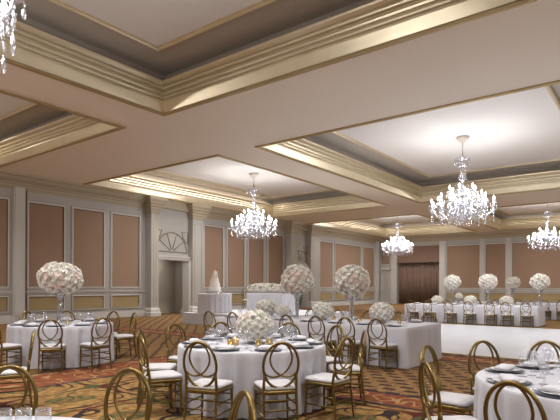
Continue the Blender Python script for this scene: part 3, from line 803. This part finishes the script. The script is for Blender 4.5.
MN = nb.add(nv, nf_, True).mesh('napkin', M['napkin'])
def wine(h, rb, name):
    return MB().lathe([(.036, 0), (.034, .004), (.006, .010), (.004, h*.45), (.010, h*.5), (rb*.8, h*.6), (rb, h*.74), (rb*.86, h), (rb*.83, h), (rb*.96, h*.74), (rb*.76, h*.61), (.004, h*.52)], 16).mesh(name, M['glass'])
MW = wine(.21, .038, 'wine_glass'); MG = wine(.17, .033, 'water_goblet')
MT = MB().lathe([(.034, 0), (.037, .004), (.042, .05), (.039, .105), (.037, .105), (.040, .05), (.034, .008), (0, .008)], 18).mesh('tumbler', M['glass'])
fk = MB().box(-.10, .03, -.004, .004, 0, .003); fk.box(.03, .05, -.011, .011, 0, .003)
for t in (-.009, -.003, .003, .009): fk.box(.05, .09, t-.0015, t+.0015, 0, .003)
MF = fk.mesh('fork', M['silver'])
MK = MB().box(-.11, -.02, -.004, .004, 0, .004).add([(-.02,-.005,0),(.08,-.009,0),(.11,.002,0),(-.02,.005,0),(-.02,-.005,.003),(.08,-.009,.003),(.11,.002,.003),(-.02,.005,.003)], [(3,2,1,0),(4,5,6,7),(0,1,5,4),(1,2,6,5),(2,3,7,6),(3,0,4,7)]).mesh('knife', M['silver'])
def setting(px, py, a, tname, full=True, gl=2, z=ZT+.001):
    """px, py: plate centre; a: direction from the diner to the table centre"""
    dx, dy = cos(a), sin(a); rx, ry = sin(a), -cos(a)
    def put(me, f, r, zz, rz, label, cat):
        o = link(me.name, me, None, (px+dx*f+rx*r, py+dy*f+ry*r, z+zz), rz=a+rz)
        n = me.name.split('.')[0].replace('_', ' ')
        tag(o, label % tname, cat, '%ss on the %s' % (n, tname)); return o
    put(MC, 0, 0, 0, 0, 'dark blue-rimmed charger plate on the %s', 'plate')
    put(MP, 0, 0, .007, 0, 'white china plate under a napkin on the %s', 'plate')
    put(MN, 0, 0, .026, random.uniform(-.25, .25), 'soft white folded napkin on a plate on the %s', 'napkin')
    if gl: put(MW, .24, .07+random.uniform(-.015, .015), 0, 0, 'clear stemmed wine glass on the %s', 'glass')
    if gl > 1: put(MG, .20, .16+random.uniform(-.015, .015), 0, 0, 'smaller clear water goblet on the %s', 'glass')
    if gl > 2: put(MW, .33, .13+random.uniform(-.015, .015), 0, 0, 'clear stemmed wine glass on the %s', 'glass')
    if full:
        put(MF, 0, -.20, 0, 0, 'silver fork beside a plate on the %s', 'cutlery')
        put(MK, 0, .20, 0, 0, 'silver knife beside a plate on the %s', 'cutlery')
def round_settings(T, degs, tname, gl=3, full=True):
    for d in degs:
        a = radians(d); rr = RT-.18
        x, y = ld(T[0]+rr*cos(a), T[1]+rr*sin(a)); cx, cy = ld(*T)
        setting(x, y, atan2(cy-y, cx-x), tname, full, gl)
N1, N2, N3, N4 = 'votive table with the flower dome', 'round table with the tall vase', 'close round table crowded with glasses', 'closest table at the bottom corner'
round_settings(T1, (249, 287, 324, 358, 35, 70, 112, 141, 180, 210), N1)
round_settings(T2, (285, 322, 358, 34, 70, 108, 144, 180, 216, 252), N2, 2, False)
round_settings(T3, (217, 181, 137, 104, 70, 250), N3)
for k, yy in enumerate(xs5): setting(8.90, yy, 0, 'near long table', False, 2)
for k, yy in enumerate([8.15, 7.35, 6.53, 5.70, 4.93, 4.19]): setting(10.17, yy, pi, 'near long table', False, 2)
for k, yy in enumerate([8.67, 7.93, 7.05, 6.27, 5.47, 4.87, 4.25]): setting(21.16, yy+.0, 0, 'long table beyond the dance floor', False, 0)
# tumblers on the closest table
for lat, dep, lab in ((-1.435, 2.62, 'clear tumbler on the closest table, farthest left of three'), (-1.336, 2.63, 'clear tumbler on the closest table, middle of three'), (-1.237, 2.64, 'clear tumbler on the closest table, nearest its round edge')):
    x, y = ld(lat, dep); tag(link('tumbler', MT, None, (x, y, ZT+.001)), lab, 'glass', 'tumblers on the closest table')
# votives on T1, T2 and the long table
def votive(x, y, label, group, z=ZT+.001):
    root = empty('votive_candle', (x, y, z))
    MB().lathe([(.034, 0), (.040, .004), (.043, .105), (.040, .105), (.037, .010), (0, .010)], 14).build('holder', M['amber'], root)
    MB().lathe([(.026, .011), (.026, .035), (0, .035)], 12).build('wax', M['candle'], root)
    MB().lathe([(.0, .036), (.006, .045), (.0, .062)], 8).build('flame', M['flame'], root)
    tag(root, label, 'candle', group)
for lat, dep, lab in ((-.60, 6.16, 'amber glass votive on the dome table, first from the left'), (-.56, 6.39, 'amber glass votive on the dome table, second from the left'),
                      (-.265, 6.20, 'amber glass votive on the dome table, third from the left'), (-.13, 6.37, 'amber glass votive on the dome table, fourth from the left')):
    x, y = ld(lat, dep); votive(x, y, lab, 'amber votives on the table with the flower dome')
for (x, y, lab) in ((9.33, 5.06, 'pale amber votive on the near long table, beside its right flower dome'), (9.42, 5.75, 'pale amber votive on the near long table, beside the right tall vase'), (9.6, 4.3, 'pale amber votive at the right end of the near long table')):
    votive(x, y, lab, 'amber votives on the near long table')
x, y = ld(T2[0]+.22, T2[1]-.25); votive(x, y, 'amber votive beside the tall vase on the wall-side round table', None)
